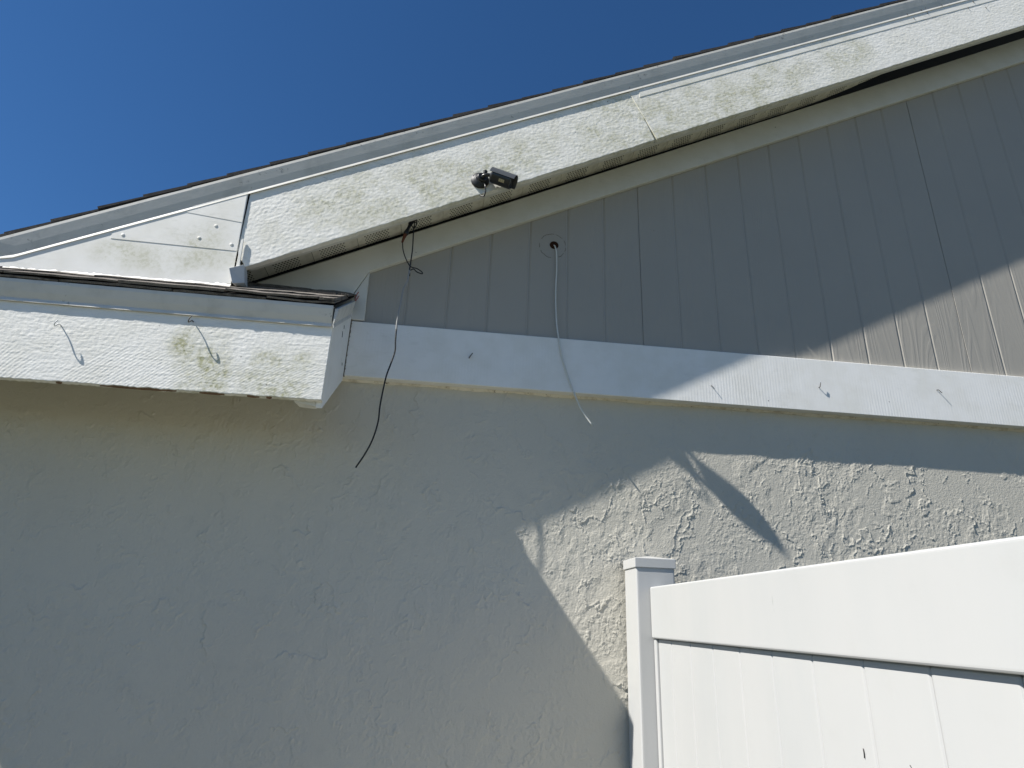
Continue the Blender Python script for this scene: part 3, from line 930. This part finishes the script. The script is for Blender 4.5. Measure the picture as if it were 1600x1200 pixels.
# sun shade: an arched hood longer than the body
ho, hi_ = [], []
hs = []
for d in (-0.003, 0.03, 0.065, 0.094):
    ring = []
    drop = 0.0 if d < 0.09 else 0.004
    for q in range(13):
        a = math.radians(-8 + 196 * q / 12)
        ring.append(BB + U * d + side * (0.0300 * math.cos(a)) + upv * (0.0300 * math.sin(a) ** 1 if math.sin(a) > 0 else 0.030 * math.sin(a)))
    for q in range(12, -1, -1):
        a = math.radians(-8 + 196 * q / 12)
        ring.append(BB + U * d + side * (0.0284 * math.cos(a)) + upv * (0.0284 * math.sin(a)))
    hs.append(ring)
cpart(sweep('sun_shade', hs, 'greymetal', cm))
cpart(lathe('shade_screw', [(0, 0.006), (0.002, 0.0055), (0.002, 0.0004)], BB + U * 0.018 + upv * 0.0298 - side * 0.004, upv, 'flash', cm, 12))
lab = []
for d0 in (0.040, 0.0475, 0.055):
    rr = []
    for d in (d0, d0 + 0.0065):
        ring = []
        for q in range(4):
            a = math.radians(-62 + 8 * q)
            ring.append(BB + U * d + side * (0.0274 * math.cos(a)) + upv * (0.0274 * math.sin(a)))
        for q in range(3, -1, -1):
            a = math.radians(-62 + 8 * q)
            ring.append(BB + U * d + side * (0.0271 * math.cos(a)) + upv * (0.0271 * math.sin(a)))
        rr.append(ring)
    sweep('sticker', rr, 'label', body)
cpart(tube('cable_stub', [BC + Vector((0.016, -0.018, -0.026)), BC + Vector((0.020, -0.026, -0.042)), BC + Vector((0.022, -0.024, -0.064)), BC + Vector((0.017, -0.018, -0.080)), BC + Vector((0.008, -0.012, -0.076)), BC + Vector((0.005, -0.010, -0.070))], 0.0028, 'black', cm, 5, 8))

# ------------------------------------------------------------------ cables
bw = empty('black_cable', 'thin black cable with taped connector dangling from the perforated soffit', 'cable', loc=(-0.2, -0.15, 3.0))
def bpart(o):
    o.location = Vector(o.location) - Vector((-0.2, -0.15, 3.0))
    return o
wy = -0.155
def WP(x, z, y=wy):
    k_ = (2.13 + y) / (2.13 - 0.17)
    return (x * k_, y, 1.62 + (z - 1.62) * k_)
bpart(tube('connector', [WP(-0.193, 2.985, -0.13), WP(-0.200, 2.962, -0.15), WP(-0.209, 2.933), WP(-0.214, 2.915)], lambda t: 0.0075 + 0.002 * math.sin(t * 9), 'black', bw, 4, 10))
bpart(tube('copper_ends', [WP(-0.213, 2.918), WP(-0.218, 2.900), WP(-0.222, 2.880)], lambda t: 0.0072 - 0.0035 * t, 'rust', bw, 4, 8))
bpart(tube('loop', [WP(-0.199, 2.965, -0.14), WP(-0.190, 2.948), WP(-0.182, 2.950), WP(-0.178, 2.968), WP(-0.181, 2.985, -0.14), WP(-0.185, 2.975, -0.15), WP(-0.186, 2.930),
            WP(-0.183, 2.860), WP(-0.184, 2.810), WP(-0.185, 2.770), WP(-0.183, 2.745)], 0.0024, 'blackcable', bw, 6, 7))
bpart(tube('loop', [WP(-0.221, 2.882), WP(-0.216, 2.850), WP(-0.203, 2.815), WP(-0.184, 2.785), WP(-0.160, 2.778), WP(-0.141, 2.766), WP(-0.140, 2.759), WP(-0.158, 2.764), WP(-0.172, 2.775), WP(-0.184, 2.765), WP(-0.186, 2.758)], 0.0021, 'blackcable', bw, 6, 7))
bpart(tube('worn_sheath', [WP(-0.184, 2.768), WP(-0.187, 2.745), WP(-0.188, 2.725), WP(-0.199, 2.690), WP(-0.202, 2.650), WP(-0.206, 2.600), WP(-0.208, 2.560), WP(-0.2075, 2.53)], 0.0034, 'greycable', bw, 6, 8))
bpart(tube('sheath', [WP(-0.2075, 2.532), WP(-0.206, 2.49), WP(-0.204, 2.452), WP(-0.213, 2.405), WP(-0.223, 2.36), WP(-0.229, 2.30), WP(-0.232, 2.25), WP(-0.232, 2.20), WP(-0.243, 2.14), WP(-0.262, 2.09), WP(-0.284, 2.047)], 0.0027, 'blackcable', bw, 6, 8))
wc = tube('white_cable', [(0.357, -0.0300, 3.024), (0.361, -0.037, 3.013), (0.3665, -0.040, 2.980), (0.368, -0.040, 2.905), (0.3655, -0.040, 2.825), (0.3665, -0.041, 2.745), (0.371, -0.044, 2.663), (0.379, -0.0482, 2.60),
                          (0.391, -0.0485, 2.535), (0.411, -0.0485, 2.466), (0.429, -0.0485, 2.415), (0.449, -0.0495, 2.365), (0.468, -0.050, 2.325), (0.502, -0.052, 2.277)], 0.0029, 'whitecable', None, 6, 9)
tag(wc, 'thin white cable hanging out of a hole in the siding over the frieze board', 'cable')
rw = tube('red_wire', [(-0.372, -0.050, 2.728), (-0.377, -0.053, 2.715), (-0.381, -0.050, 2.70), (-0.379, -0.052, 2.688), (-0.374, -0.050, 2.70), (-0.368, -0.052, 2.712)], 0.0014, 'red', None, 5, 6)
tag(rw, 'short frayed red wire at the corner where return roof meets trim', 'wire')

# ------------------------------------------------------------------ hooks and nails
def hook(x, z, mat, label, s=1.0):
    y = RY
    pts = [(x, y + 0.006, z), (x, y - 0.008 * s, z), (x - 0.001, y - 0.014 * s, z - 0.004 * s), (x - 0.003, y - 0.019 * s, z - 0.010 * s), (x - 0.003, y - 0.0235 * s, z - 0.010 * s), (x - 0.001, y - 0.026 * s, z - 0.003 * s), (x + 0.002, y - 0.023 * s, z + 0.006 * s)]
    o = tube('cup_hook', pts, 0.0017, mat, None, 5, 8)
    tag(o, label, 'hook', 'cup hooks on the return fascia')
    return o
hook(-1.163, 2.382, 'painted_hook', 'white painted cup hook screwed into the return fascia, away from the green stain')
hook(-0.797, 2.428, 'nail', 'black cup hook screwed into the return fascia above the green stain', 1.1)
def nail(pts, r, label):
    o = tube('bent_nail', pts, r, 'nail', None, 3, 7)
    tag(o, label, 'nail', 'bent nails in the frieze board')
FY = FR_Y
nail([(0.050, FY + 0.004, 2.502), (0.051, FY - 0.006, 2.503), (0.056, FY - 0.010, 2.510), (0.061, FY - 0.010, 2.518)], 0.0019, 'short dark bent nail in the frieze board between the black and white cables')
nail([(0.958, FY + 0.004, 2.468), (0.960, FY - 0.004, 2.466), (0.964, FY - 0.007, 2.460), (0.968, FY - 0.008, 2.453)], 0.0012, 'thin nail pushed down flat low in the frieze board by the shadow edge')
nail([(1.389, FY + 0.004, 2.495), (1.390, FY - 0.006, 2.494), (1.391, FY - 0.009, 2.500), (1.394, FY - 0.009, 2.512)], 0.0015, 'nail bent upwards in the sunlit frieze board, the one beside two pale paint chips')
nail([(1.882, FY + 0.004, 2.522), (1.882, FY - 0.005, 2.523), (1.886, FY - 0.008, 2.518), (1.893, FY - 0.010, 2.508)], 0.0014, 'nail bent sideways in the sunlit frieze board farthest from the black cable')
